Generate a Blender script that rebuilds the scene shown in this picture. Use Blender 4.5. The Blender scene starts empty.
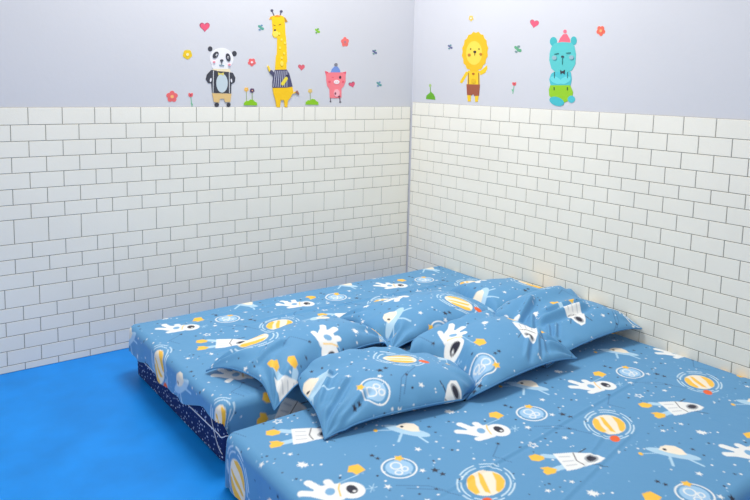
import bpy, bmesh, math, random
import numpy as np
from mathutils import Matrix, Vector
scene = bpy.context.scene
COL = scene.collection

# ------------------------------------------------------------------ camera
F = 691.3682
R = np.array([[0.79686904, 0.04964102, -0.60210921],
              [-0.60372474, 0.10290763, -0.7905229],
              [0.02271926, 0.99345145, 0.11197342]])
CAM = np.array([0.0, 0.0, 1.38])
cd = bpy.data.cameras.new('camera'); cam = bpy.data.objects.new('camera', cd); COL.objects.link(cam)
cd.sensor_width = 36.0; cd.lens = 36.0 * F / 750.0; cd.shift_y = -88.0 / 750.0
cd.clip_start = 0.05; cd.clip_end = 50
m = Matrix([list(R[0]) + [CAM[0]], list(R[1]) + [CAM[1]], list(R[2]) + [CAM[2]], [0, 0, 0, 1]])
cam.matrix_world = m
scene.camera = cam

# ------------------------------------------------------------------ light, exposure
w = bpy.data.worlds.new('daylight'); scene.world = w; w.use_nodes = True
bg = w.node_tree.nodes['Background']; bg.inputs[0].default_value = (1.0, 0.985, 0.955, 1); bg.inputs[1].default_value = 0.52
def area(name, loc, target, size, power, color):
    l = bpy.data.lights.new(name, 'AREA'); l.shape = 'RECTANGLE'; l.size, l.size_y = size
    l.energy = power; l.color = color
    o = bpy.data.objects.new(name, l); COL.objects.link(o); o.location = loc
    o.rotation_euler = (Vector(target) - Vector(loc)).to_track_quat('-Z', 'Y').to_euler()
    return o
area('ceiling_lamp_light', (1.65, 2.65, 3.3), (1.8, 2.1, 0), (1.1, 0.7), 64, (1.0, 0.98, 0.95))
area('wall_fill_light', (-1.3, 0.5, 2.3), (2.1, 3.3, 0.5), (1.6, 1.2), 24, (1.0, 0.98, 0.94))  # added fill light from the open left side, brightens the walls
vs = scene.view_settings
vs.view_transform = 'Standard'; vs.look = 'None'; vs.exposure = 0.0; vs.gamma = 1.0; vs.use_curve_mapping = False

# ------------------------------------------------------------------ helpers
WX, WY = 2.95, 3.489          # right wall plane, back wall plane
ZA, ZB = 0.25, 0.20           # sleeping surfaces

def lin(c):
    return tuple((v / 12.92 if v <= 0.04045 else ((v + 0.055) / 1.055) ** 2.4) for v in [x / 255.0 for x in c])

def mat(name, rgb, rough=0.6, spec=0.3, noise=0.0, nscale=8.0, bump=0.0, bscale=200.0):
    mm = bpy.data.materials.new(name); mm.use_nodes = True
    nt = mm.node_tree; b = nt.nodes['Principled BSDF']
    c = lin(rgb)
    b.inputs['Roughness'].default_value = rough; b.inputs['Specular IOR Level'].default_value = spec
    b.inputs['Base Color'].default_value = (*c, 1)
    tc = nt.nodes.new('ShaderNodeTexCoord')
    if noise:
        n = nt.nodes.new('ShaderNodeTexNoise'); n.inputs['Scale'].default_value = nscale; n.inputs['Detail'].default_value = 4
        r = nt.nodes.new('ShaderNodeValToRGB')
        r.color_ramp.elements[0].position = 0.3; r.color_ramp.elements[1].position = 0.7
        r.color_ramp.elements[0].color = (*[v * (1 - noise) for v in c], 1)
        r.color_ramp.elements[1].color = (*[min(1, v * (1 + noise)) for v in c], 1)
        nt.links.new(tc.outputs['Object'], n.inputs['Vector']); nt.links.new(n.outputs['Fac'], r.inputs['Fac'])
        nt.links.new(r.outputs['Color'], b.inputs['Base Color'])
    if bump:
        n = nt.nodes.new('ShaderNodeTexNoise'); n.inputs['Scale'].default_value = bscale
        bp = nt.nodes.new('ShaderNodeBump'); bp.inputs['Strength'].default_value = bump; bp.inputs['Distance'].default_value = 0.002
        nt.links.new(tc.outputs['Object'], n.inputs['Vector']); nt.links.new(n.outputs['Fac'], bp.inputs['Height'])
        nt.links.new(bp.outputs['Normal'], b.inputs['Normal'])
    return mm

def link(name, me, mats, parent=None, **props):
    o = bpy.data.objects.new(name, me); COL.objects.link(o)
    for x in (mats if isinstance(mats, (list, tuple)) else [mats]): me.materials.append(x)
    if parent is not None: o.parent = parent
    for k, v in props.items(): o[k] = v
    return o

def box_bm(bm, x0, y0, z0, x1, y1, z1, mi=0):
    v = [bm.verts.new(p) for p in ((x0,y0,z0),(x1,y0,z0),(x1,y1,z0),(x0,y1,z0),(x0,y0,z1),(x1,y0,z1),(x1,y1,z1),(x0,y1,z1))]
    for q in ((3,2,1,0),(4,5,6,7),(0,1,5,4),(1,2,6,5),(2,3,7,6),(3,0,4,7)):
        f = bm.faces.new([v[i] for i in q]); f.material_index = mi

def bm_obj(name, bm, mats, parent=None, smooth=False, **props):
    me = bpy.data.meshes.new(name); bm.normal_update(); bm.to_mesh(me); bm.free()
    if smooth: me.shade_smooth()
    return link(name, me, mats, parent, **props)

def tube(name, pts, rad, material, parent=None, seg=8, closed=False, **props):
    cu = bpy.data.curves.new(name, 'CURVE'); cu.dimensions = '3D'; cu.bevel_depth = rad; cu.bevel_resolution = 3
    sp = cu.splines.new('POLY'); sp.points.add(len(pts) - 1); sp.use_cyclic_u = closed
    for i, p in enumerate(pts): sp.points[i].co = (*p, 1)
    tmp = bpy.data.objects.new('tmp', cu)
    me = bpy.data.meshes.new_from_object(tmp); bpy.data.objects.remove(tmp); bpy.data.curves.remove(cu)
    me.shade_smooth()
    return link(name, me, material, parent, **props)

def pt(px, py, axis, val):
    """point of the place that a pixel of the photograph shows, on the plane axis = val"""
    v = R @ np.array([px - 375.0, -(py - 162.0), -F])
    t = (val - CAM[axis]) / v[axis]
    return CAM + t * v

# ------------------------------------------------------------------ structure
M_plaster = mat('lavender_plaster', (211, 212, 218), 0.75, 0.2, 0.012, 2.0, 0.15, 60)
M_grout = mat('brick_joint_grey', (140, 139, 134), 0.9, 0.1)
M_brick = mat('white_foam_brick', (244, 241, 230), 0.55, 0.3, 0.02, 3.0, 0.25, 160)
M_floor = mat('blue_floor', (0, 136, 228), 0.5, 0.35, 0.10, 5.0, 0.1, 40)

bm = bmesh.new(); box_bm(bm, -1.6, -1.2, -0.1, WX + 0.1, WY + 0.1, 0.0)
floor = bm_obj('floor', bm, M_floor, kind='structure')
bm = bmesh.new(); box_bm(bm, -1.6, WY, 0.0, WX + 0.1, WY + 0.1, 2.75)
wall_back = bm_obj('wall_back', bm, M_plaster, kind='structure')
bm = bmesh.new(); box_bm(bm, WX, -1.2, 0.0, WX + 0.1, WY, 2.75)
wall_right = bm_obj('wall_right', bm, M_plaster, kind='structure')

def tile(bm, P, u0, u1, z0, z1, h=0.0022, g=0.0013, b=0.0012):
    """one embossed brick on a wall; P(u, z, d) gives the point at depth d in front of the wall"""
    u0 += g; u1 -= g; z0 += g; z1 -= g
    if u1 - u0 < 0.008 or z1 - z0 < 0.008: return
    base = [bm.verts.new(P(u, z, 0.0021)) for u, z in ((u0,z0),(u1,z0),(u1,z1),(u0,z1))]
    top = [bm.verts.new(P(u, z, 0.002 + h)) for u, z in ((u0+b,z0+b),(u1-b,z0+b),(u1-b,z1-b),(u0+b,z1-b))]
    fs = [bm.faces.new(top)]
    for i in range(4): fs.append(bm.faces.new([base[i], base[(i+1)%4], top[(i+1)%4], top[i]]))
    for f in fs: f.material_index = 1

def wallpaper(name, P, rows, umin, umax, joints, parent, flip):
    bm = bmesh.new()
    ztop = rows[0]
    v = [bm.verts.new(P(u, z, d)) for d in (0.0, 0.002) for u, z in ((umin,0.0),(umax,0.0),(umax,ztop),(umin,ztop))]
    for q in ((0,1,2,3),(4,5,6,7),(0,1,5,4),(1,2,6,5),(2,3,7,6),(3,0,4,7)): bm.faces.new([v[i] for i in q])
    for i in range(len(rows) - 1):
        z1, z0 = rows[i], rows[i+1]
        js = sorted(u for u in joints(i) if umin < u < umax)
        us = [umin] + js + [umax]
        for a, b_ in zip(us[:-1], us[1:]): tile(bm, P, a, b_, z0, z1)
    bmesh.ops.recalc_face_normals(bm, faces=bm.faces)
    return bm_obj(name, bm, [M_grout, M_brick], parent)

# back wall: rows and vertical joints, in panels 0.59 m wide
rowsB = [1.238, 1.158, 1.083, 1.009, 0.937, 0.863, 0.790, 0.7215, 0.608, 0.5355, 0.467, 0.3965, 0.308, 0.2415, 0.174, 0.104, 0.034, 0.0]
startB = [0.0, .073, 0.0, .073, 0, .073, 0.0, .073, 0.0, .073, 0.0, .025, .10, .025, .10, .025, .10]
def jointsB(i):
    out = []
    seams = [1.61 + 0.59 * k for k in range(-6, 3)]
    for k, s in enumerate(seams):
        ph = startB[i]
        if k % 2 == 0: ph = (ph + 0.0735) % 0.147
        if ph == 0.0: out.append(s)
        for n in range(0, 5):
            u = s + ph + 0.147 * n
            if u < s + 0.575: out.append(u)
        if i in (0, 2, 6, 9, 13, 15): out.append(s)
    out = sorted(set(round(u, 4) for u in out))
    return [u for j, u in enumerate(out) if j == 0 or u - out[j-1] > 0.03]
wallpaper('brick_wallpaper', lambda u, z, d: (u, WY - d, z), rowsB, -1.6, WX - 0.012, jointsB, wall_back, False)
rowsR = [1.268, 1.186, 1.108, 1.034, 0.958, 0.897, 0.825, 0.751, 0.678, 0.594, 0.519, 0.451, 0.379, 0.309, 0.236, 0.163, 0.09, 0.017]
def jointsR(i):
    o = [2.343, 2.415][i % 2]
    out = [o + 0.1455 * k for k in range(-26, 4)]
    out += [2.98 + (0.0 if i % 2 else .06) + 0.137 * k for k in range(0, 4)]
    out = sorted(out)
    return [u for j, u in enumerate(out) if j == 0 or u - out[j-1] > 0.03]
wallpaper('brick_wallpaper', lambda u, z, d: (WX - d, u, z), rowsR, -1.2, WY - 0.012, jointsR, wall_right, True)

# ------------------------------------------------------------------ printed fabric
PX, PY = 0.623, 0.613
def q(px, py):                       # fabric coordinates under a pixel of the front bed's sheet
    return pt(px, py, 2, ZB)[:2]
class Crop:
    def __init__(s, x0, y0, k): s.x0, s.y0, s.k = x0, y0, k
    def __call__(s, x, y): return (s.x0 + x / s.k, s.y0 + y / s.k)
SHAPES = []                          # (kind, pts, radius, colour)
def srgb(r, g, b): return np.array(lin((r, g, b)))
WHITE = srgb(238, 240, 240); PALE = srgb(176, 212, 236); YEL = srgb(250, 196, 70); DARK = srgb(42, 44, 62)
SKY = srgb(120, 172, 214); CREAM = srgb(246, 234, 214); ORG = srgb(240, 100, 40); RINGC = srgb(205, 228, 242)
def poly(c, pts, col): SHAPES.append(('poly', np.array([q(*c(*p)) for p in pts]), 0, col))
def ell(c, cx, cy, rx, ry, rot, col, n=22):
    a = np.linspace(0, 2*np.pi, n, endpoint=False); r = math.radians(rot)
    pts = [(cx + rx*math.cos(t)*math.cos(r) - ry*math.sin(t)*math.sin(r), cy + rx*math.cos(t)*math.sin(r) + ry*math.sin(t)*math.cos(r)) for t in a]
    poly(c, pts, col)
def ring(c, cx, cy, rx, ry, rot, col, wd=0.0022, dash=None):
    n = 28; r = math.radians(rot); P = []
    for i in range(n + 1):
        t = 2*math.pi*i/n
        P.append(q(*c(cx + rx*math.cos(t)*math.cos(r) - ry*math.sin(t)*math.sin(r), cy + rx*math.cos(t)*math.sin(r) + ry*math.sin(t)*math.cos(r))))
    if dash is None: SHAPES.append(('line', np.array(P), wd, col))
    else:
        for a in range(0, n, dash): SHAPES.append(('line', np.array(P[a:a + dash]), wd, col))
def line(c, pts, wd, col): SHAPES.append(('line', np.array([q(*c(*p)) for p in pts]), wd, col))
def star(u, v, r, rot, col, outline=False, inner=0.45):
    P = []
    for i in range(10):
        a = rot + i*math.pi/5; rr = r if i % 2 == 0 else r*inner
        P.append((u + rr*math.cos(a), v + rr*math.sin(a)))
    if outline: SHAPES.append(('line', np.array(P + [P[0]]), 0.0018, col))
    else: SHAPES.append(('poly', np.array(P), 0, col))
def dot(u, v, r, col): SHAPES.append(('line', np.array([(u, v), (u + 1e-5, v)]), r, col))

# thin constellation lines and specks
rs = random.Random(5)
c2 = Crop(360, 400, 5.556); c3 = Crop(440, 380, 5.556); c4 = Crop(510, 410, 5.556); c5 = Crop(470, 370, 3.846)
NAVY = srgb(52, 92, 138)
line(c2, [(200, 470), (380, 470), (470, 495)], 0.0011, NAVY)
line(c3, [(325, 352), (295, 418), (400, 450)], 0.0011, NAVY)
line(c4, [(190, 100), (330, 104), (450, 130)], 0.0011, NAVY)
for i in range(66):
    dot(rs.uniform(0, PX), rs.uniform(0, PY), rs.choice([0.0026, 0.003, 0.0042]), WHITE if rs.random() < 0.6 else DARK)
for i in range(34):
    dot(rs.uniform(0, PX), rs.uniform(0, PY), 0.0022, PALE)
for u_, v_ in [q(302, 466), q(435, 470)]: pass
for p_, r_ in (((302, 466), .016), ((378, 448), .0), ((591, 492), .016), ((552, 415), .012), ((418, 449), .013), ((452, 412), .013), ((565, 437), .012), ((500, 428.5), .0), ((388, 486), .013), ((572, 481), .010), ((548, 490), .011)):
    if r_: star(*q(*p_), r_, 0.4, WHITE)
for p_, r_ in (((435, 469), .015), ((372, 456), .011), ((511, 407), .010), ((498, 443), .009), ((570, 417.5), .012), ((429, 427), .009), ((452, 449.5), .007), ((520, 446.5), .007), ((569, 428.5), .008)):
    star(*q(*p_), r_, 0.9, DARK)
for p_, r_ in (((533, 444), .017),): star(*q(*p_), r_, 0.2, WHITE, True)
# astronaut
cc = c3
def cap(c, a, b, wd, col): line(c, [a, b], wd, col)
cap(cc, (112, 248), (175, 272), .0135, WHITE); cap(cc, (100, 288), (175, 292), .0135, WHITE)
cap(cc, (200, 244), (235, 268), .0135, WHITE); cap(cc, (212, 328), (290, 305), .0125, WHITE)
poly(cc, [(150, 262), (215, 255), (262, 248), (290, 300), (250, 318), (200, 312), (150, 302)], WHITE)
ell(cc, 325, 277, 68, 32, 8, WHITE); ell(cc, 326, 273, 31, 15, 18, DARK); ell(cc, 340, 280, 8, 4, 0, WHITE)
ell(cc, 228, 282, 24, 14, 10, SKY); line(cc, [(258, 250), (262, 270), (285, 300)], .0022, YEL)
line(cc, [(392, 272), (438, 262)], .0015, PALE); line(cc, [(400, 258), (432, 278)], .0012, PALE); line(cc, [(418, 250), (416, 284)], .0012, PALE)
line(cc, [(330, 215), (255, 248)], .0016, PALE)
poly(cc, [(272, 182), (312, 174), (330, 182), (356, 196), (322, 216), (300, 206), (276, 206)], YEL)
# rocket
cc = c4
for a, b in (((190, 247), (245, 252)), ((255, 322), (300, 308))): cap(cc, a, b, .012, PALE)
poly(cc, [(103, 248), (140, 237), (188, 250), (192, 266), (160, 277), (120, 272)], YEL)
poly(cc, [(166, 314), (208, 308), (262, 322), (254, 344), (206, 355), (184, 338), (190, 326)], YEL)
line(cc, [(380, 234), (420, 210)], .0022, DARK); line(cc, [(465, 300), (545, 314)], .0016, DARK)
poly(cc, [(238, 236), (350, 230), (430, 236), (490, 247), (530, 268), (505, 289), (430, 305), (380, 322), (318, 333), (282, 288)], WHITE)
line(cc, [(350, 232), (370, 275), (412, 303)], .0018, DARK)
for yy in (0, 26, 50): line(cc, [(275 + yy*.8, 253 + yy), (330 + yy*.8, 252 + yy*.9)], .0028, srgb(200, 205, 212))
ell(cc, 452, 267, 40, 20, 0, srgb(160, 166, 174)); ell(cc, 452, 266, 28, 13, 0, DARK)
# saucer
cc = c2
line(cc, [(182, 168), (92, 170)], .0022, PALE); ell(cc, 86, 171, 12, 8, 0, YEL)
cap(cc, (232, 185), (214, 232), .0045, PALE); cap(cc, (312, 192), (376, 234), .0045, PALE)
ell(cc, 262, 172, 132, 20, 12, PALE)
poly(cc, [(198, 150), (222, 134), (255, 127), (300, 132), (325, 150), (332, 178), (290, 178), (240, 166)], CREAM)
ell(cc, 232, 149, 10, 6, 0, DARK)
# moon
ell(cc, 218, 373, 78, 42, 0, srgb(158, 200, 234))
ring(cc, 218, 375, 98, 54, 0, WHITE, .0028, None)
ring(cc, 200, 363, 30, 18, 0, WHITE, .0026); ring(cc, 250, 378, 17, 12, 0, WHITE, .0024); ring(cc, 216, 399, 20, 11, 0, WHITE, .0024)
star(*q(*cc(216, 322)), .018, 0.5, YEL, inner=0.6)
# planet
pc = lambda x, y: (x, y)
ring(pc, 486, 482.5, 25, 16.8, 0, RINGC, .0024, 5); ring(pc, 486, 482.5, 29, 19.6, 0, RINGC, .0024, 4)
ell(pc, 486, 482.5, 19.5, 13, 0, CREAM)
poly(pc, [(467, 479), (471, 474), (475, 476), (476, 484), (480, 492), (476, 494), (468, 488)], YEL)
poly(pc, [(478, 472), (482, 473), (487, 484), (491, 493), (485, 491), (480, 482)], YEL)
poly(pc, [(492, 471), (500, 474), (505, 480), (504, 487), (499, 492), (496, 490), (496, 480)], YEL)
# small orange pot below the planet ring
ell(pc, 487, 501.5, 6, 4.5, 0, ORG)

def seg_dist(P, a, b):
    d = b - a; L = max((d*d).sum(), 1e-12)
    t = np.clip(((P - a) @ d) / L, 0, 1)
    return np.hypot(*(P - a - t[:, None]*d).T)

BASE = srgb(92, 152, 198)
def paint(uv, base=None, soft=0.0032):
    col = np.tile(BASE if base is None else base, (len(uv), 1))
    per = np.array([PX, PY])
    for kind, pts, rad, c in SHAPES:
        ctr = (pts.min(0) + pts.max(0)) / 2; half = (pts.max(0) - pts.min(0)) / 2 + rad + soft
        d = (uv - ctr + per/2) % per - per/2
        idx = np.nonzero((np.abs(d[:, 0]) < half[0]) & (np.abs(d[:, 1]) < half[1]))[0]
        if not len(idx): continue
        P = d[idx]; Q = pts - ctr
        if kind == 'line':
            D = np.full(len(P), 9.0)
            for a, b in zip(Q[:-1], Q[1:]): D = np.minimum(D, seg_dist(P, a, b))
            D = D - rad
            cov = np.clip(0.5 - D/soft, 0, 1)
            cov = cov * min(1.0, 2*rad/soft*1.3)
        else:
            D = np.full(len(P), 9.0); inside = np.zeros(len(P), bool)
            for i in range(len(Q)):
                a, b = Q[i], Q[(i+1) % len(Q)]
                D = np.minimum(D, seg_dist(P, a, b))
                cond = (a[1] > P[:, 1]) != (b[1] > P[:, 1])
                with np.errstate(divide='ignore', invalid='ignore'):
                    xi = (b[0]-a[0])*(P[:, 1]-a[1])/(b[1]-a[1]) + a[0]
                inside ^= cond & (P[:, 0] < xi)
            cov = np.clip(0.5 + np.where(inside, D, -D)/soft, 0, 1)
        col[idx] = col[idx]*(1-cov[:, None]) + c*cov[:, None]
    return col

def fabric_material():
    mm = bpy.data.materials.new('printed_cotton'); mm.use_nodes = True
    nt = mm.node_tree; b = nt.nodes['Principled BSDF']
    a = nt.nodes.new('ShaderNodeAttribute'); a.attribute_name = 'print'
    nt.links.new(a.outputs['Color'], b.inputs['Base Color'])
    b.inputs['Roughness'].default_value = 0.62; b.inputs['Specular IOR Level'].default_value = 0.3
    b.inputs['Sheen Weight'].default_value = 0.08
    tc = nt.nodes.new('ShaderNodeTexCoord'); n = nt.nodes.new('ShaderNodeTexNoise'); n.inputs['Scale'].default_value = 22; n.inputs['Detail'].default_value = 3
    bp = nt.nodes.new('ShaderNodeBump'); bp.inputs['Strength'].default_value = 0.35; bp.inputs['Distance'].default_value = 0.004
    nt.links.new(tc.outputs['Object'], n.inputs['Vector']); nt.links.new(n.outputs['Fac'], bp.inputs['Height']); nt.links.new(bp.outputs['Normal'], b.inputs['Normal'])
    return mm
M_fab = fabric_material()

def grid_mesh(name, co, colors, nu, nv, extra=None):
    """co: (nu*nv,3) array of a grid, optional second layer joined to it"""
    def faces(off, flip):
        i = np.arange(nu-1)[:, None]*nv + np.arange(nv-1)[None, :] + off
        f = np.stack([i, i+nv, i+nv+1, i+1], -1).reshape(-1, 4)
        return f[:, ::-1] if flip else f
    F_ = [faces(0, False)]
    if extra is not None:
        F_.append(faces(len(co), True)); co = np.vstack([co, extra[0]]); colors = np.vstack([colors, extra[1]])
    F_ = np.vstack(F_).astype(np.int32)
    me = bpy.data.meshes.new(name)
    me.vertices.add(len(co)); me.vertices.foreach_set('co', co.astype(np.float32).ravel())
    me.loops.add(F_.size); me.loops.foreach_set('vertex_index', F_.ravel())
    me.polygons.add(len(F_)); me.polygons.foreach_set('loop_start', np.arange(0, F_.size, 4, dtype=np.int32))
    me.update(calc_edges=True)
    at = me.color_attributes.new('print', 'FLOAT_COLOR', 'POINT')
    at.data.foreach_set('color', np.hstack([colors, np.ones((len(co), 1))]).astype(np.float32).ravel())
    me.shade_smooth()
    return me

def crease(x, y, a, b, h, wd):
    """a soft fold of height h along the segment a-b"""
    a = np.array(a); b = np.array(b); P = np.stack([x, y], -1)
    d = b - a; L = np.hypot(*d); t = ((P - a) @ d)/L**2
    n = (P[:, 0]-a[0])*(-d[1]/L) + (P[:, 1]-a[1])*(d[0]/L)
    env = np.clip(t*5, 0, 1)*np.clip((1-t)*5, 0, 1)
    env = env*env*(3-2*env)
    return h*env*(np.exp(-(n/wd)**2) - 0.6*np.exp(-((n+1.6*wd)/wd)**2))

def sheet(name, x0, x1, y0, y1, ztop, drop, off, step, creases, parent, hem=None, r=0.034, **props):
    Lx, Ly = x1-x0, y1-y0
    smax = r*math.pi/2 + drop - r
    nu = int((Lx + 2*smax)/step) + 1; nv = int((Ly + 2*smax)/step) + 1
    u = np.linspace(-smax + r, Lx + smax - r, nu); v = np.linspace(-smax + r, Ly + smax - r, nv)
    U, V = [a.ravel() for a in np.meshgrid(u, v, indexing='ij')]
    cu = np.clip(U, r, Lx-r); cv = np.clip(V, r, Ly-r)
    du, dv = U-cu, V-cv; s = np.hypot(du, dv); ss = np.where(s > 1e-9, s, 1)
    nx, ny = du/ss, dv/ss
    ang = np.arctan2(ny, nx)
    lim = np.full_like(s, smax)
    if hem is not None: lim = smax - hem(x0+cu, y0+cv, nx, ny)
    s2 = np.minimum(s, lim)
    a = np.minimum(s2, r*math.pi/2)/r
    h = r*np.sin(a); z = r*(1-np.cos(a)) + np.maximum(0, s2 - r*math.pi/2)
    X = x0+cu+nx*h; Y = y0+cv+ny*h; Z = ztop - z
    side = np.clip((s2-r)/0.05, 0, 1)
    t = X*nx*0 + (X*np.abs(ny) + Y*np.abs(nx))
    wob = (0.004*np.sin(t*23+1.3) + 0.003*np.sin(t*51+.4))*side*np.clip((s2-r)/0.1, 0, 1)
    X += nx*wob; Y += ny*wob
    top = 1-np.clip(s/r, 0, 1)*0.8
    Z += top*(0.0035*np.sin(X*3.1+Y*2.2)*np.sin(Y*4.7-X) + 0.0018*np.sin(X*9+Y*5.0+1)*np.sin(Y*11-X*4))
    for c in creases: Z += top*crease(X, Y, *c)
    uvs = np.stack([x0+U, y0+V], -1) + np.array(off)
    cen = np.array([x0, y0, 0])
    me = grid_mesh(name, np.stack([X, Y, Z], -1), paint(uvs), nu, nv)
    return link(name, me, M_fab, parent, **props)

M_navy = mat('navy_starry_ticking', (24, 44, 92), 0.7, 0.2)
nt = M_navy.node_tree; b = nt.nodes['Principled BSDF']
tc = nt.nodes.new('ShaderNodeTexCoord'); vo = nt.nodes.new('ShaderNodeTexVoronoi'); vo.inputs['Scale'].default_value = 62
rp = nt.nodes.new('ShaderNodeValToRGB'); rp.color_ramp.elements[0].position = 0.17; rp.color_ramp.elements[0].color = (*lin((190, 205, 235)), 1)
rp.color_ramp.elements[1].position = 0.30; rp.color_ramp.elements[1].color = (*lin((22, 42, 96)), 1)
nt.links.new(tc.outputs['Object'], vo.inputs['Vector']); nt.links.new(vo.outputs['Distance'], rp.inputs['Fac']); nt.links.new(rp.outputs['Color'], b.inputs['Base Color'])
M_white = mat('white_piping', (214, 222, 236), 0.6, 0.2)

def empty(name, loc, **props):
    o = bpy.data.objects.new(name, None); COL.objects.link(o); o.location = loc
    for k, v in props.items(): o[k] = v
    return o

def rounded_slab(name, x0, x1, y0, y1, z0, z1, r, material, parent):
    bm = bmesh.new(); n = 8; ring_ = []
    for cx, cy, a0 in ((x1-r, y1-r, 0), (x0+r, y1-r, 90), (x0+r, y0+r, 180), (x1-r, y0+r, 270)):
        for i in range(n+1):
            a = math.radians(a0 + 90*i/n); ring_.append((cx+r*math.cos(a), cy+r*math.sin(a)))
    e = 0.012; prof = [(z0, e), (z0+e, 0), ((z0+z1)/2, -0.003), (z1-e, 0), (z1, e)]
    cxm, cym = (x0+x1)/2, (y0+y1)/2; layers = []
    for z, ins in prof:
        fx = 1-ins/((x1-x0)/2); fy = 1-ins/((y1-y0)/2)
        layers.append([bm.verts.new((cxm+(x-cxm)*fx, cym+(y-cym)*fy, z)) for x, y in ring_])
    N = len(ring_)
    for A, B in zip(layers[:-1], layers[1:]):
        for i in range(N): bm.faces.new([A[i], A[(i+1) % N], B[(i+1) % N], B[i]])
    bm.faces.new(layers[-1]); bm.faces.new(layers[0][::-1])
    o = bm_obj(name, bm, material, parent, smooth=False); return o

# back mattress: its own navy cover shows under the fitted sheet
AX0, AX1, AY0, AY1 = 0.98, 2.945, 2.145, 3.16
ea = empty('mattress', (0, 0, 0), label='mattress against the tiled walls, navy starry side showing under its sheet', category='mattress', group='mattresses on the floor')
rounded_slab('mattress_body', AX0+0.03, AX1-0.02, AY0+0.03, AY1-0.02, 0.002, 0.235, 0.04, M_navy, ea)
def hemA(x, y, nx, ny):
    return 0.010*np.sin(y*9+x*7) + 0.006*np.sin(y*23+x*17) + 0.010 + 0.05*np.clip((2.6-y)/0.3, 0, 1)*np.clip(-nx*1.6, 0, 1)
crA = [((1.25, 2.86), (2.9, 2.83), 0.006, 0.012), ((1.55, 2.60), (2.25, 2.74), 0.020, 0.018), ((1.1, 2.36), (1.15, 2.16), 0.006, 0.012), ((1.0, 3.06), (2.3, 3.0), 0.004, 0.012),
       ((1.05, 2.6), (1.6, 2.66), 0.003, 0.010)]
sheet('fitted_sheet', AX0, AX1, AY0, AY1, ZA, 0.135, (-0.085, -1.405), 0.0045, crA, ea, hemA)
# white piping of the navy cover and its carrying loop near the left corner
pp = []
for cx, cy, a0 in ((AX1-0.06, AY1-0.06, 0), (AX0+0.07, AY1-0.06, 90), (AX0+0.07, AY0+0.07, 180), (AX1-0.06, AY0+0.07, 270)):
    for i in range(9):
        a = math.radians(a0+90*i/8); pp.append((cx+0.042*math.cos(a), cy+0.042*math.sin(a), 0.108+0.006*math.sin(cx*9+i)))
tube('piping', pp, 0.0028, M_white, ea, closed=True)
lp = [(AX0+0.024, 2.29-0.012*i, 0.17-0.12*math.sin(i/9*math.pi*0.5)) for i in range(10)]
tube('loop_strap', lp, 0.0014, M_white, ea)

BX0, BX1, BY0, BY1 = 0.955, 2.945, 0.86, 2.068
eb = empty('mattress', (0, 0, 0), label='nearer mattress, its sheet reaching the blue floor, front row of pillows on it', category='mattress', group='mattresses on the floor')
rounded_slab('mattress_body', BX0+0.02, BX1-0.02, BY0+0.02, BY1-0.02, 0.002, 0.185, 0.05, M_navy, eb)
crB = [((1.15, 1.36), (2.75, 1.52), 0.003, 0.007), ((1.35, 1.1), (2.2, 1.28), 0.0025, 0.008), ((1.3, 1.95), (1.7, 1.4), 0.0015, 0.02), ((1.75, 1.22), (2.1, 1.34), 0.0025, 0.008)]
sheet('fitted_sheet', BX0, BX1, BY0, BY1, ZB, 0.192, (0, 0), 0.004, crB, eb, lambda x, y, nx, ny: 0.006+0.004*np.sin(y*15+x*11))

# ------------------------------------------------------------------ pillows
MOT = dict(moon=(1.312, 1.558), rocket=(1.79, 1.286), astro=(1.72, 1.549), ufo=(1.47, 1.714), planet=(1.466, 1.343))
def ground(x, y):
    t = np.clip((y-2.05)/0.11, 0, 1); return ZB + (ZA-ZB)*t*t*(3-2*t)
GX0, GX1, GY0, GY1, GS_ = 0.85, 3.05, 1.45, 2.85, 0.005
LIM = np.full((int((GX1-GX0)/GS_)+1, int((GY1-GY0)/GS_)+1), 9.0)    # how high a pillow may rise under those already lying on it
def press(x, y, z):
    global LIM
    fld = np.full_like(LIM, 9.0)
    i = np.clip(((x-GX0)/GS_+.5).astype(int), 0, LIM.shape[0]-1); j = np.clip(((y-GY0)/GS_+.5).astype(int), 0, LIM.shape[1]-1)
    np.minimum.at(fld, (i, j), z-0.004)
    st = GS_*1.7
    for _ in range(32):
        p = np.pad(fld, 1, constant_values=9.0)
        n = np.minimum.reduce([p[:-2, 1:-1], p[2:, 1:-1], p[1:-1, :-2], p[1:-1, 2:]])+st
        dgn = np.minimum.reduce([p[:-2, :-2], p[2:, 2:], p[2:, :-2], p[:-2, 2:]])+st*1.414
        fld = np.minimum(fld, np.minimum(n, dgn))
    LIM = np.minimum(LIM, fld)
def limit(x, y):
    fx = np.clip((x-GX0)/GS_, 0, LIM.shape[0]-1.001); fy = np.clip((y-GY0)/GS_, 0, LIM.shape[1]-1.001)
    i = fx.astype(int); j = fy.astype(int); a = fx-i; b = fy-j
    return (LIM[i, j]*(1-a)*(1-b)+LIM[i+1, j]*a*(1-b)+LIM[i, j+1]*(1-a)*b+LIM[i+1, j+1]*a*b)
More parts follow.
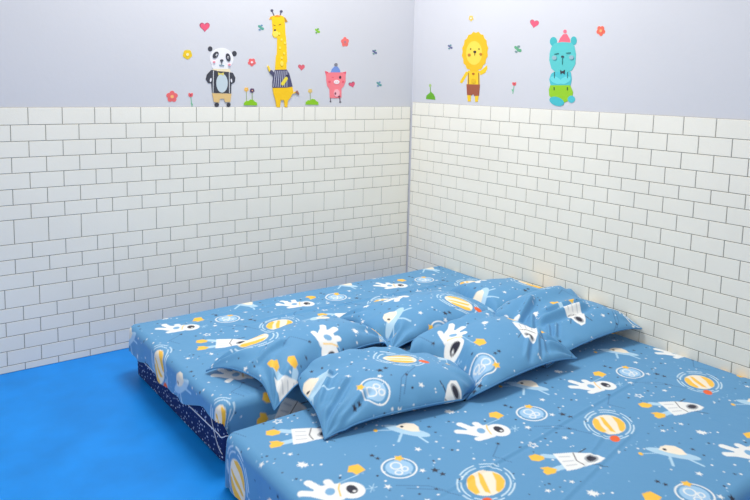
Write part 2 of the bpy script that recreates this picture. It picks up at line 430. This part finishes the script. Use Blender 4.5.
def pillow(label, cx, cy, a, b, rot, H, prot, anchor, target, seed, folds=(), lift=0.0, tilt=(0.0, 0.0), rnd=(0, 0, 0, 0), corners=(1, 1, 1, 1), step=0.0033, hum=None):
    rr = np.random.RandomState(seed)
    nu = int(2*a/step)+1; nv = int(2*b/step)+1
    s1 = np.sin(np.linspace(-1, 1, nu)*math.pi/2*0.86)/math.sin(math.pi/2*0.86); t1 = np.sin(np.linspace(-1, 1, nv)*math.pi/2*0.86)/math.sin(math.pi/2*0.86)
    S, T = [k.ravel() for k in np.meshgrid(s1, t1, indexing='ij')]
    x = a*S*(1-0.07*(1-T**2)); y = b*T*(1-0.06*(1-S**2))
    q4 = [((S*sx > 0) & (T*sy > 0)) for sx, sy in ((-1, -1), (-1, 1), (1, -1), (1, 1))]
    kk = sum(np.where(q_, k_, 0.0) for q_, k_ in zip(q4, rnd))
    x = x*(1-kk*T**4*S**2); y = y*(1-kk*S**4*T**2)
    f = ((1-np.abs(S)**2.5)*(1-np.abs(T)**2.3)).clip(0)**0.62
    fl = 1 + 0.10*np.sin(S*2.3+seed)*np.cos(T*2+seed*1.7)
    W = np.zeros_like(S)
    # gathers that run in from the four corners
    for k, (sx, sy) in enumerate(((-1, -1), (-1, 1), (1, -1), (1, 1))):
        dx = (sx*a-x)*sx; dy = (sy*b-y)*sy; d = np.hypot(dx, dy)+1e-6; an = np.arctan2(dy, dx)
        ph = rr.uniform(0, 6); n = rr.uniform(9, 13)
        W += corners[k]*0.016*np.sin(an*n+ph+d*6)*np.exp(-(d/0.13)**2)*np.clip(d/0.03, 0, 1)
    for _ in range(5):
        ph = rr.uniform(0, 6); k = rr.uniform(38, 70)
        W += 0.0014*np.sin(x*k+ph+3*y)*np.exp(-((1-np.abs(T))/0.30)**2)
        W += 0.0014*np.sin(y*k+ph+3*x)*np.exp(-((1-np.abs(S))/0.25)**2)
    W += 0.004*np.sin(x*rr.uniform(8, 12)+y*rr.uniform(5, 9)+rr.uniform(0, 6))*np.sin(y*rr.uniform(10, 15)+rr.uniform(0, 6))
    W *= np.clip(f*2.2, 0, 1)
    for fd in folds: W += crease(x, y, *fd)
    ztop = 0.88*H*f*fl + W + 0.002
    if hum is not None: ztop = ztop*(1+hum[0]*S+hum[1]*T)
    zbot = -0.48*H*f
    c, sn = math.cos(math.radians(rot)), math.sin(math.radians(rot))
    gx, gy = cx+c*x-sn*y, cy+sn*x+c*y
    g = ground(gx, gy) + lift + tilt[0]*(S+1)*a + tilt[1]*(T+1)*b
    edge = (1-f)                                   # the seam sits above the bed and sags at its corners
    seam = 0.48*H*(1-0.85*np.clip(np.abs(S*T), 0, 1)**3) + 0.003
    pr = math.radians(prot)
    gd = ground(gx, gy); lm = limit(gx, gy); zt = g+seam+ztop
    k_ = 0.012; zt = np.where(np.abs(zt-lm) < 4*k_, -k_*np.log(np.exp(-(zt-lm)/k_)+1)+lm, np.minimum(zt, lm))
    zt = np.maximum(np.minimum(zt, g+seam+ztop), gd+0.006)
    zb = np.maximum(np.minimum(g+seam+zbot-0.002, zt-0.003), gd+0.002)
    # the print follows the cloth over the swelling
    X2, Y2, Z2 = [k.reshape(nu, nv) for k in (x, y, g+seam+0.88*H*f*fl)]
    def arc(ax):
        d = np.sqrt(np.diff(X2, axis=ax)**2+np.diff(Y2, axis=ax)**2+np.diff(Z2, axis=ax)**2)
        z0 = np.zeros((1, nv) if ax == 0 else (nu, 1)); cs_ = np.concatenate([z0, np.cumsum(d, axis=ax)], axis=ax)
        return cs_-(cs_[nu//2:nu//2+1, :] if ax == 0 else cs_[:, nv//2:nv//2+1])
    ua = arc(0).ravel()+0*x; va = arc(1).ravel()
    kn = int(np.argmin((gx-target[0])**2+(gy-target[1])**2))
    ua = 0.5*(ua+x*1.05)-0.5*(ua[kn]+x[kn]*1.05); va = 0.5*(va+y*1.05)-0.5*(va[kn]+y[kn]*1.05)
    L = np.stack([c*ua-sn*va, sn*ua+c*va], -1)
    uv = np.stack([math.cos(pr)*L[:, 0]+math.sin(pr)*L[:, 1], -math.sin(pr)*L[:, 0]+math.cos(pr)*L[:, 1]], -1) + np.array(MOT[anchor])
    cols = paint(uv)
    top = np.stack([gx, gy, zt], -1); bot = np.stack([gx, gy, zb], -1)
    press(gx, gy, zb)
    org = np.array([cx, cy, float(ground(np.array([cx]), np.array([cy]))[0])])
    me = grid_mesh('pillow', top-org, cols, nu, nv, (bot-org, cols))
    o = link('pillow', me, M_fab); o.location = org
    o['label'] = label; o['category'] = 'pillow'; o['group'] = 'pillows in two rows'
    # stitched seam round the edge
    idx = [i*nv for i in range(nu)] + [(nu-1)*nv+j for j in range(1, nv)] + [i*nv+nv-1 for i in range(nu-2, -1, -1)] + [j for j in range(nv-2, 0, -1)]
    idx = idx[::3]
    mid = (top+bot)/2-org
    tube('edge_seam', [tuple(mid[i]) for i in idx], 0.0032, M_seam, o, closed=True)
    return o
M_seam = mat('blue_seam', (84, 140, 188), 0.7, 0.2)

pillow('front row pillow nearest the left end, puckered corner hanging over the sheet', 1.582, 1.962, 0.352, 0.212, -10, 0.088, 90-6, 'moon', (1.43, 1.86), 45,
       folds=[((-.34, -.16), (-.17, -.01), 0.014, 0.013), ((-.34, -.10), (-.2, .08), 0.012, 0.012), ((-.31, -.2), (-.13, -.11), 0.012, 0.010), ((-.33, .0), (-.2, .06), 0.01, 0.01)], corners=(1.0, 1.0, .8, .8), lift=0.0, rnd=(0, .4, .35, .75), tilt=(-0.012, 0.03), hum=(0.06, -0.1))
pillow('middle pillow of the front row, its right corner lying flat', 2.05, 1.94, 0.355, 0.23, 1, 0.088, -100, 'moon', (1.935, 1.80), 34,
       folds=[((.05, -.2), (.2, -.1), 0.012, 0.010), ((.12, -.21), (.25, -.1), 0.012, 0.009), ((.18, -.2), (.3, -.05), 0.010, 0.009), ((-.28, .05), (-.05, -.02), 0.008, 0.014)], corners=(.5, .6, 1.2, 1.0), hum=(0.65, 0.1), tilt=(0.045, 0.02), rnd=(.3, .4, 0, .25))
pillow('crumpled front row pillow at the right wall, rocket flames printed on top', 2.625, 1.995, 0.325, 0.235, -3, 0.088, -90, 'rocket', (2.67, 1.93), 21,
       folds=[((-.27, .02), (-.02, .13), 0.024, 0.015), ((-.2, -.03), (.17, -.06), 0.024, 0.018), ((-.3, -.12), (-.12, .05), 0.018, 0.012), ((-.1, .02), (.2, .0), 0.014, 0.014), ((-.22, -.15), (-.13, -.06), 0.014, 0.008), ((-.19, -.16), (-.10, -.08), 0.014, 0.008)],
       corners=(1.4, .8, .6, .6), hum=(0.15, 0.1), tilt=(0.075, 0.0), rnd=(0, .3, 0, .1))
pillow('pillow of the back row nearest the left end, pointed corner towards the floor', 1.44, 2.35, 0.35, 0.185, 16, 0.094, -90+12, 'astro', (1.475, 2.205), 3, corners=(1.3, 1.3, 1, .6),
       folds=[((-.33, -.02), (-.12, -.03), 0.012, 0.014)])
pillow('middle pillow of the back row, saucer and planet printed on it', 2.13, 2.39, 0.35, 0.225, -3, 0.088, 90-5, 'ufo', (1.90, 2.32), 8)
pillow('back row pillow at the right wall, mostly behind the front one', 2.64, 2.40, 0.30, 0.215, -4, 0.078, 90, 'moon', (2.64, 2.20), 12)

# ------------------------------------------------------------------ wall stickers
STK = {}
def smat(rgb):
    k = tuple(rgb)
    if k not in STK: STK[k] = mat('sticker_%d_%d_%d' % k, k, 0.45, 0.4)
    return STK[k]
def E_(cx, cy, rx, ry, rot=0, n=20):
    r = math.radians(rot)
    return [(cx+rx*math.cos(t)*math.cos(r)-ry*math.sin(t)*math.sin(r), cy+rx*math.cos(t)*math.sin(r)+ry*math.sin(t)*math.cos(r)) for t in [2*math.pi*i/n for i in range(n)]]
def Cp(a, b, wd, n=6):
    dx, dy = b[0]-a[0], b[1]-a[1]; an = math.atan2(dy, dx); P = []
    for i in range(n+1): t = an-math.pi/2+math.pi*i/n; P.append((b[0]+wd*math.cos(t), b[1]+wd*math.sin(t)))
    for i in range(n+1): t = an+math.pi/2+math.pi*i/n; P.append((a[0]+wd*math.cos(t), a[1]+wd*math.sin(t)))
    return P
def sticker(name, label, cat, wall, crop, layers, group=None):
    axis, val, sg = (1, WY, -1) if wall == 'back' else (0, WX, -1)
    mats = []; bm = bmesh.new(); allp = []
    for col, P in layers:
        allp += [pt(*crop(*p), axis, val) for p in P]
    org = np.mean(allp, axis=0); org[axis] = val
    for k, (col, P) in enumerate(layers):
        mm = smat(col)
        if mm not in mats: mats.append(mm)
        mi = mats.index(mm); d0, d1 = 0.0, 0.0008+0.00022*k
        A, B = [], []
        for p in P:
            w_ = pt(*crop(*p), axis, val)-org
            a = w_.copy(); a[axis] = -0.0001; b_ = w_.copy(); b_[axis] = -d1
            A.append(bm.verts.new(a)); B.append(bm.verts.new(b_))
        fs = [bm.faces.new(B)]
        for i in range(len(P)): fs.append(bm.faces.new([A[i], A[(i+1) % len(P)], B[(i+1) % len(P)], B[i]]))
        for f in fs: f.material_index = mi
    bmesh.ops.recalc_face_normals(bm, faces=bm.faces)
    o = bm_obj(name, bm, mats); o.location = org; o['label'] = label; o['category'] = cat
    if group: o['group'] = group
    return o
def flower_layers(cx, cy, r, petal, core, squash=1.0, rot=0.3):
    L = []
    for i in range(5):
        a = rot+i*2*math.pi/5; L.append((petal, E_(cx+0.6*r*squash*math.cos(a), cy+0.6*r*math.sin(a), 0.46*r*squash, 0.46*r, 0, 12)))
    L.append((petal, E_(cx, cy, .5*r*squash, .5*r, 0, 12)))
    L.append((core, E_(cx, cy, 0.3*r*squash, 0.3*r, 0, 12))); return L
def heart_layers(cx, cy, r, col, sh, rot=0):
    P = []
    for i in range(26):
        t = 2*math.pi*i/26; x = 16*math.sin(t)**3; y = -(13*math.cos(t)-5*math.cos(2*t)-2*math.cos(3*t)-math.cos(4*t))
        x *= r/16; y *= r/16; c, s = math.cos(rot), math.sin(rot); P.append((cx+c*x-s*y, cy+s*x+c*y))
    return [(sh, P), (col, [(cx+(x-cx)*.9+.4, cy+(y-cy)*.9+.4) for x, y in P])]
ID = lambda x, y: (x, y)
PINK = (232, 92, 122); CORAL = (238, 110, 112); GRN = (150, 200, 40); GREY = (70, 72, 84); YE = (250, 205, 20)
GS = 'small stickers scattered over the upper wall'
sticker('heart_sticker', 'pink heart sticker high above the panda', 'sticker', 'back', ID, heart_layers(204.6, 26.5, 5.2, PINK, (170, 80, 110)), GS)
sticker('heart_sticker', 'pink heart sticker right of the giraffe\'s shirt', 'sticker', 'back', ID, heart_layers(301.3, 67, 3.4, (225, 100, 115), (190, 110, 120)), GS)
sticker('heart_sticker', 'small pink heart sticker right of the pig', 'sticker', 'back', ID, heart_layers(351.8, 84.3, 3.2, (225, 90, 120), (140, 90, 110), -.3), GS)
sticker('heart_sticker', 'tilted pink heart sticker between lion and bear', 'sticker', 'right', ID, heart_layers(534.3, 23.3, 4.6, PINK, (190, 110, 120), .2), GS)
sticker('flower_sticker', 'yellow ring flower sticker left of the panda\'s head', 'sticker', 'back', ID, [((200, 205, 120), E_(187.4, 54.5, 4.6, 4.8))]+flower_layers(187.4, 54.5, 4.6, (240, 200, 40), (240, 235, 190)), GS)
sticker('flower_sticker', 'large coral flower sticker just above the tiles at far left', 'sticker', 'back', ID, flower_layers(172, 96.6, 5.6, CORAL, (250, 190, 120), rot=-.3), GS)
sticker('flower_sticker', 'small red flower sticker between panda and giraffe', 'sticker', 'back', ID, flower_layers(251.8, 62.2, 3.9, CORAL, (240, 225, 230)), GS)
sticker('flower_sticker', 'coral flower sticker above the pig', 'sticker', 'back', ID, flower_layers(344.9, 42, 4.8, (242, 118, 112), (190, 120, 130), .8, .9), GS)
sticker('flower_sticker', 'coral flower sticker above and right of the bear', 'sticker', 'right', ID, flower_layers(600.9, 30.8, 5.0, (244, 112, 90), (250, 180, 120), .85), GS)
sticker('flower_sticker', 'small yellow flower ring sticker above the lion', 'sticker', 'right', ID, flower_layers(471.2, 18.3, 2.9, (235, 205, 110), (244, 240, 225), .8), GS)
def sprig(cx, cy, r, col, col2):
    return [(col, E_(cx-r*.45, cy-r*.3, r*.5, r*.35, 50, 10)), (col, E_(cx+r*.5, cy+r*.35, r*.42, r*.4, 70, 10)), (col, E_(cx, cy+.1*r, r*.3, r*.55, -20, 10)), (col2, E_(cx+r*.2, cy-r*.6, r*.35, r*.28, 0, 10)), (col2, E_(cx-r*.4, cy+r*.65, r*.35, r*.25, 20, 10))]
for wl, x, y, r, c1, c2_, lb in (('back', 260.9, 27.5, 3.4, (90, 165, 150), (110, 150, 180), 'teal and blue sprig sticker left of the giraffe\'s head'),
        ('back', 317.4, 30.8, 2.9, (140, 200, 50), (100, 170, 60), 'round green sprig sticker right of the giraffe\'s head'),
        ('back', 374.6, 52, 2.7, (100, 110, 150), (90, 150, 140), 'tiny slate blue sprig sticker near the corner, the upper one'),
        ('back', 379, 84, 3.0, (100, 160, 160), (110, 150, 190), 'tiny teal sprig sticker near the corner, the lower one'),
        ('right', 450.2, 46.8, 2.7, (110, 115, 150), (100, 150, 160), 'tiny grey blue sprig sticker left of the lion\'s head'),
        ('right', 517.9, 49, 4.2, (100, 170, 130), (120, 150, 150), 'green sprig sticker between lion and bear')):
    sticker('sprig_sticker', lb, 'sticker', wl, ID, sprig(x, y, r, c1, c2_), GS)
def tulip(x, y, x2, y2, r):
    return [((130, 190, 160), Cp((x, y), (x2, y2), .45)), ((120, 190, 150), E_(x2-.2, y2-3, 1.6, .8, 60, 10)), (CORAL, E_(x, y, r, r*.8)), (CORAL, E_(x-r*.6, y-r*.5, r*.45, r*.6)), (CORAL, E_(x+r*.6, y-r*.5, r*.45, r*.6)), ((200, 70, 90), E_(x, y-r*.2, r*.35, r*.6))]
sticker('tulip_sticker', 'red tulip sticker left of the panda\'s feet', 'sticker', 'back', ID, tulip(190.6, 95.3, 192, 107, 2.2), GS)
sticker('tulip_sticker', 'red tulip sticker beside the lion\'s legs', 'sticker', 'right', ID, tulip(514.3, 84.2, 512.9, 93.5, 1.9), GS)
def hill(cx, cy, rx, fl):
    L = []
    for fx, fy, c in fl: L.append(((150, 170, 130), Cp((fx, fy), (fx+.3, cy), .35))); L += flower_layers(fx, fy, 2.2, c, (240, 190, 120))
    L.append(((140, 200, 30), [(cx-rx, cy+2.6), (cx-rx*.95, cy), (cx-rx*.6, cy-1.8), (cx-rx*.3, cy-1.6), (cx, cy-3.2), (cx+rx*.45, cy-2.6), (cx+rx*.65, cy-1.0), (cx+rx*.95, cy), (cx+rx, cy+2.8)])); return L
sticker('hill_sticker', 'green hill sticker with an orange and a dark tulip, right of panda', 'sticker', 'back', ID, hill(250.3, 102.6, 6.6, [(246.3, 89.5, (245, 190, 90)), (252, 90.5, (90, 60, 100))]), GS)
sticker('hill_sticker', 'green hill sticker with one pale flower, left of the pig', 'sticker', 'back', ID, hill(311.9, 102, 6.5, [(310.1, 91, (230, 200, 120))]), GS)
sticker('hill_sticker', 'small dark green hill sticker nearest the corner on the right wall', 'sticker', 'right', ID, [((110, 170, 60), Cp((430.3, 86), (430.6, 93), .35)), ((170, 200, 120), E_(430.2, 85.5, 1.2, 1.6)), ((105, 175, 40), [(426, 99), (426.6, 95.5), (429, 93.5), (431, 91.8), (433.5, 94), (435, 97), (435.4, 99.8)])], GS)

GA = 'animal stickers on the upper wall'
# panda
c = Crop(195, 40, 6.95); DK = (66, 68, 78); FACE = (238, 238, 244)
sticker('panda_sticker', 'panda sticker in a dark jacket and tan shorts', 'sticker', 'back', c, [
    (DK, E_(105, 62, 16, 18)), (DK, E_(273, 95, 17, 19)),
    (FACE, E_(185, 130, 82, 76, 5)), (FACE, E_(178, 180, 62, 38)),
    ((240, 225, 190), [(125, 200), (240, 200), (245, 225), (125, 225)]),
    (DK, [(112, 208), (150, 212), (150, 368), (118, 368), (112, 300), (90, 300), (74, 272), (82, 240)]),
    (DK, [(222, 222), (262, 228), (280, 262), (276, 292), (252, 306), (250, 372), (215, 370)]),
    (FACE, E_(108, 278, 6, 14, 10)), (FACE, E_(252, 282, 5, 13, -10)),
    (DK, [(140, 215), (235, 222), (235, 370), (140, 368)]),
    ((225, 228, 232), Cp((127, 215), (124, 366), 2)), ((225, 228, 232), Cp((236, 225), (238, 368), 2)),
    ((198, 212, 218), E_(186, 300, 40, 66)), ((220, 205, 110), [(158, 225), (176, 232), (200, 225), (196, 248), (178, 240), (160, 246)]),
    ((226, 192, 130), [(118, 370), (252, 374), (244, 430), (208, 432), (200, 408), (172, 408), (166, 436), (130, 430)]),
    (DK, E_(150, 450, 15, 14, -20)), (DK, E_(232, 450, 13, 15, 20)),
    (DK, E_(142, 104, 17, 26, 35)), (DK, E_(229, 121, 15, 29, -15)),
    ((240, 240, 245), E_(148, 104, 6, 9, 20)), ((240, 240, 245), E_(227, 121, 5, 9)), (DK, E_(149, 105, 3, 5)), (DK, E_(227, 122, 3, 5)),
    (DK, E_(184, 142, 11, 8)), (DK, Cp((184, 150), (184, 172), 1.2)), ((120, 160, 170), Cp((168, 172), (200, 176), 1.6)),
    ((245, 150, 165), E_(131, 153, 8, 7)), ((245, 150, 165), E_(237, 172, 8, 7))], GA)
# giraffe: head crop and body crop merged in photograph pixels
g1 = Crop(255, 5, 9.09); g2 = Crop(260, 55, 9.09)
def T(cr, P): return [cr(*p) for p in P]
LY = (252, 225, 90); STR = (78, 78, 110)
gl = [((110, 100, 110), T(g1, Cp((155, 55), (172, 95), 5))), ((110, 100, 110), T(g1, Cp((238, 58), (228, 98), 5))), ((90, 90, 110), T(g1, E_(153, 50, 13, 12))), ((90, 90, 110), T(g1, E_(238, 58, 13, 12))),
      ((245, 170, 30), T(g1, [(128, 132), (140, 105), (165, 98), (160, 130)])), ((190, 140, 60), T(g1, [(250, 100), (275, 118), (296, 150), (280, 158), (255, 140)])),
      (YE, T(g1, [(150, 110), (180, 95), (240, 95), (262, 112), (272, 170), (275, 250), (285, 340), (288, 430), (292, 520), (190, 520), (198, 430), (200, 300), (170, 296), (155, 270), (160, 235), (155, 180)])),
      (YE, T(g2, [(145, 0), (238, 0), (240, 60), (240, 140), (135, 140), (140, 60)])),
      ((240, 150, 40), T(g1, [(175, 100), (200, 90), (228, 98), (225, 108), (178, 108)])),
      (LY, T(g1, E_(185, 262, 26, 28))), ((60, 60, 60), T(g1, E_(180, 228, 11, 8))), ((120, 90, 40), T(g1, Cp((165, 180), (182, 186), 2.5))), ((120, 90, 40), T(g1, Cp((215, 180), (232, 174), 2.5)))]
for x, y in ((240, 315), (225, 390), (262, 440), (270, 345), (218, 262), (240, 480)): gl.append((LY, T(g1, E_(x, y, 9, 11))))
gl += [(LY, T(g2, E_(196, 78, 14, 22))), ((250, 215, 60), T(g2, Cp((72, 105), (88, 148), 8))), (STR, T(g2, Cp((98, 150), (118, 175), 14))),
       ((250, 200, 20), T(g2, [(112, 296), (290, 290), (300, 330), (275, 385), (250, 415), (245, 475), (222, 475), (215, 410), (185, 410), (178, 475), (148, 475), (140, 420), (120, 350)])),
       ((250, 200, 20), T(g2, Cp((290, 350), (320, 338), 4))), ((150, 100, 90), T(g2, [(316, 336), (336, 322), (350, 345), (352, 362), (334, 352)])),
       (STR, T(g2, [(135, 135), (238, 132), (262, 170), (292, 286), (240, 296), (112, 298), (112, 240), (122, 180)]))]
for i in range(7):
    x0 = 128+i*17; gl.append(((188, 190, 205), T(g2, Cp((x0+8, 145), (x0+(i-3)*3, 288), 2.6))))
gl += [((235, 215, 70), T(g2, Cp((232, 214), (200, 262), 15))), ((60, 60, 90), T(g2, Cp((238, 188), (250, 192), 8)))]
sticker('giraffe_sticker', 'tall yellow giraffe sticker in a striped grey shirt', 'sticker', 'back', ID, gl, GA)
# pig
c = Crop(310, 55, 9.09); PK = (248, 130, 140); PD = (236, 92, 112)
sticker('pig_sticker', 'pink pig sticker wearing a blue bobble hat', 'sticker', 'back', c, [
    ((120, 90, 110), Cp((186, 385), (186, 425), 4)), ((120, 90, 110), Cp((270, 385), (274, 428), 4)), ((90, 90, 100), E_(186, 423, 8, 8)), ((90, 90, 100), E_(274, 428, 9, 8)),
    (PD, [(135, 145), (165, 155), (175, 185), (145, 190)]), (PD, [(328, 150), (295, 158), (290, 188), (322, 192)]),
    (PK, [(145, 170), (180, 158), (290, 158), (322, 172), (322, 240), (305, 285), (285, 305), (285, 385), (262, 392), (190, 392), (178, 385), (176, 310), (155, 280), (147, 230)]),
    ((120, 150, 215), [(188, 158), (198, 128), (220, 105), (250, 105), (268, 130), (276, 158)]), ((130, 130, 140), E_(235, 88, 15, 15)),
    ((80, 50, 70), E_(272, 203, 10, 14)), (PD, E_(205, 203, 10, 4)), (PD, E_(175, 243, 11, 10)), (PD, E_(298, 243, 9, 9)), ((250, 235, 235), E_(240, 245, 26, 19)), ((235, 150, 155), E_(232, 245, 3, 5)), ((235, 150, 155), E_(248, 245, 3, 5)),
    ((250, 180, 190), E_(240, 345, 26, 34)), ((130, 60, 80), E_(227, 350, 8, 12)), ((130, 60, 80), E_(264, 378, 9, 8))], GA)
# lion
c = Crop(450, 25, 6.25); MN = (240, 192, 30)
mane = []
for i in range(32):
    a = 2*math.pi*i/32; k = 1.0 if i % 2 else 0.93; mane.append((157+83*k*math.cos(a)-6*math.sin(a), 168+128*k*math.sin(a)))
sticker('lion_sticker', 'yellow lion sticker in brown shorts, one arm raised', 'sticker', 'right', c, [
    ((246, 205, 40), Cp((105, 300), (72, 355), 9)), ((246, 205, 40), [(185, 290), (205, 275), (220, 262), (232, 250), (234, 272), (222, 298), (190, 315)]),
    ((246, 205, 40), [(112, 285), (185, 285), (186, 375), (108, 375)]),
    (MN, mane), ((252, 218, 80), E_(152, 175, 50, 75)),
    ((246, 205, 40), [(108, 436), (132, 436), (130, 478), (112, 478)]), ((246, 205, 40), [(156, 440), (180, 440), (174, 480), (158, 480)]),
    ((162, 88, 62), [(104, 370), (188, 372), (182, 442), (152, 444), (146, 430), (138, 440), (108, 438)]),
    ((150, 100, 70), Cp((117, 300), (117, 370), 2)), ((150, 100, 70), Cp((180, 300), (182, 370), 2)), ((190, 110, 40), E_(147, 305, 8, 7)), ((230, 185, 30), E_(148, 350, 15, 16)),
    ((70, 60, 50), E_(157, 168, 9, 8)), ((90, 70, 40), Cp((157, 175), (157, 190), 1.5)), ((90, 70, 40), E_(131, 150, 4, 4)), ((90, 70, 40), E_(183, 150, 4, 4)), ((200, 130, 50), E_(122, 187, 9, 9)), ((200, 130, 50), E_(194, 182, 8, 8))], GA)
# bear
c = Crop(535, 20, 5.556); TL = (92, 200, 200); TD = (70, 185, 190)
sticker('bear_sticker', 'turquoise bear sticker in a pink party hat and green shorts', 'sticker', 'right', c, [
    ((245, 110, 130), [(128, 128), (140, 100), (158, 78), (178, 78), (194, 105), (198, 128)]), ((245, 120, 140), E_(167, 64, 10, 11)),
    (TD, E_(103, 120, 20, 26)), (TD, E_(216, 115, 17, 24)),
    (TL, [(92, 150), (110, 130), (150, 122), (200, 125), (220, 145), (228, 190), (225, 245), (205, 280), (180, 294), (120, 294), (92, 270), (80, 225), (82, 185)]),
    ((80, 195, 205), [(105, 288), (200, 290), (205, 330), (195, 375), (90, 375), (80, 330), (90, 300)]),
    ((150, 205, 40), [(86, 362), (196, 362), (212, 400), (205, 440), (165, 458), (100, 440), (80, 420), (78, 385)]),
    ((80, 195, 205), E_(203, 440, 20, 20)), ((70, 190, 200), E_(122, 452, 42, 24, 18)),
    ((110, 215, 220), E_(118, 335, 34, 18, 25)), ((110, 215, 220), E_(170, 335, 32, 18, -25)),
    ((50, 110, 110), Cp((110, 290), (110, 322), 2)), ((50, 110, 110), Cp((183, 290), (183, 322), 2)), ((50, 90, 60), Cp((108, 375), (108, 388), 2.5)), ((50, 90, 60), Cp((182, 375), (182, 388), 2.5)),
    ((60, 60, 70), [(142, 278), (154, 286), (168, 276), (166, 302), (154, 293), (144, 302)]),
    ((60, 70, 80), E_(155, 204, 8, 6)), ((50, 130, 130), Cp((155, 210), (154, 246), 1.6)), ((50, 110, 110), Cp((112, 190), (132, 186), 2.2)), ((50, 110, 110), Cp((178, 184), (198, 182), 2.2)),
    ((150, 185, 195), E_(110, 210, 13, 12)), ((150, 185, 195), E_(205, 208, 13, 12))], GA)
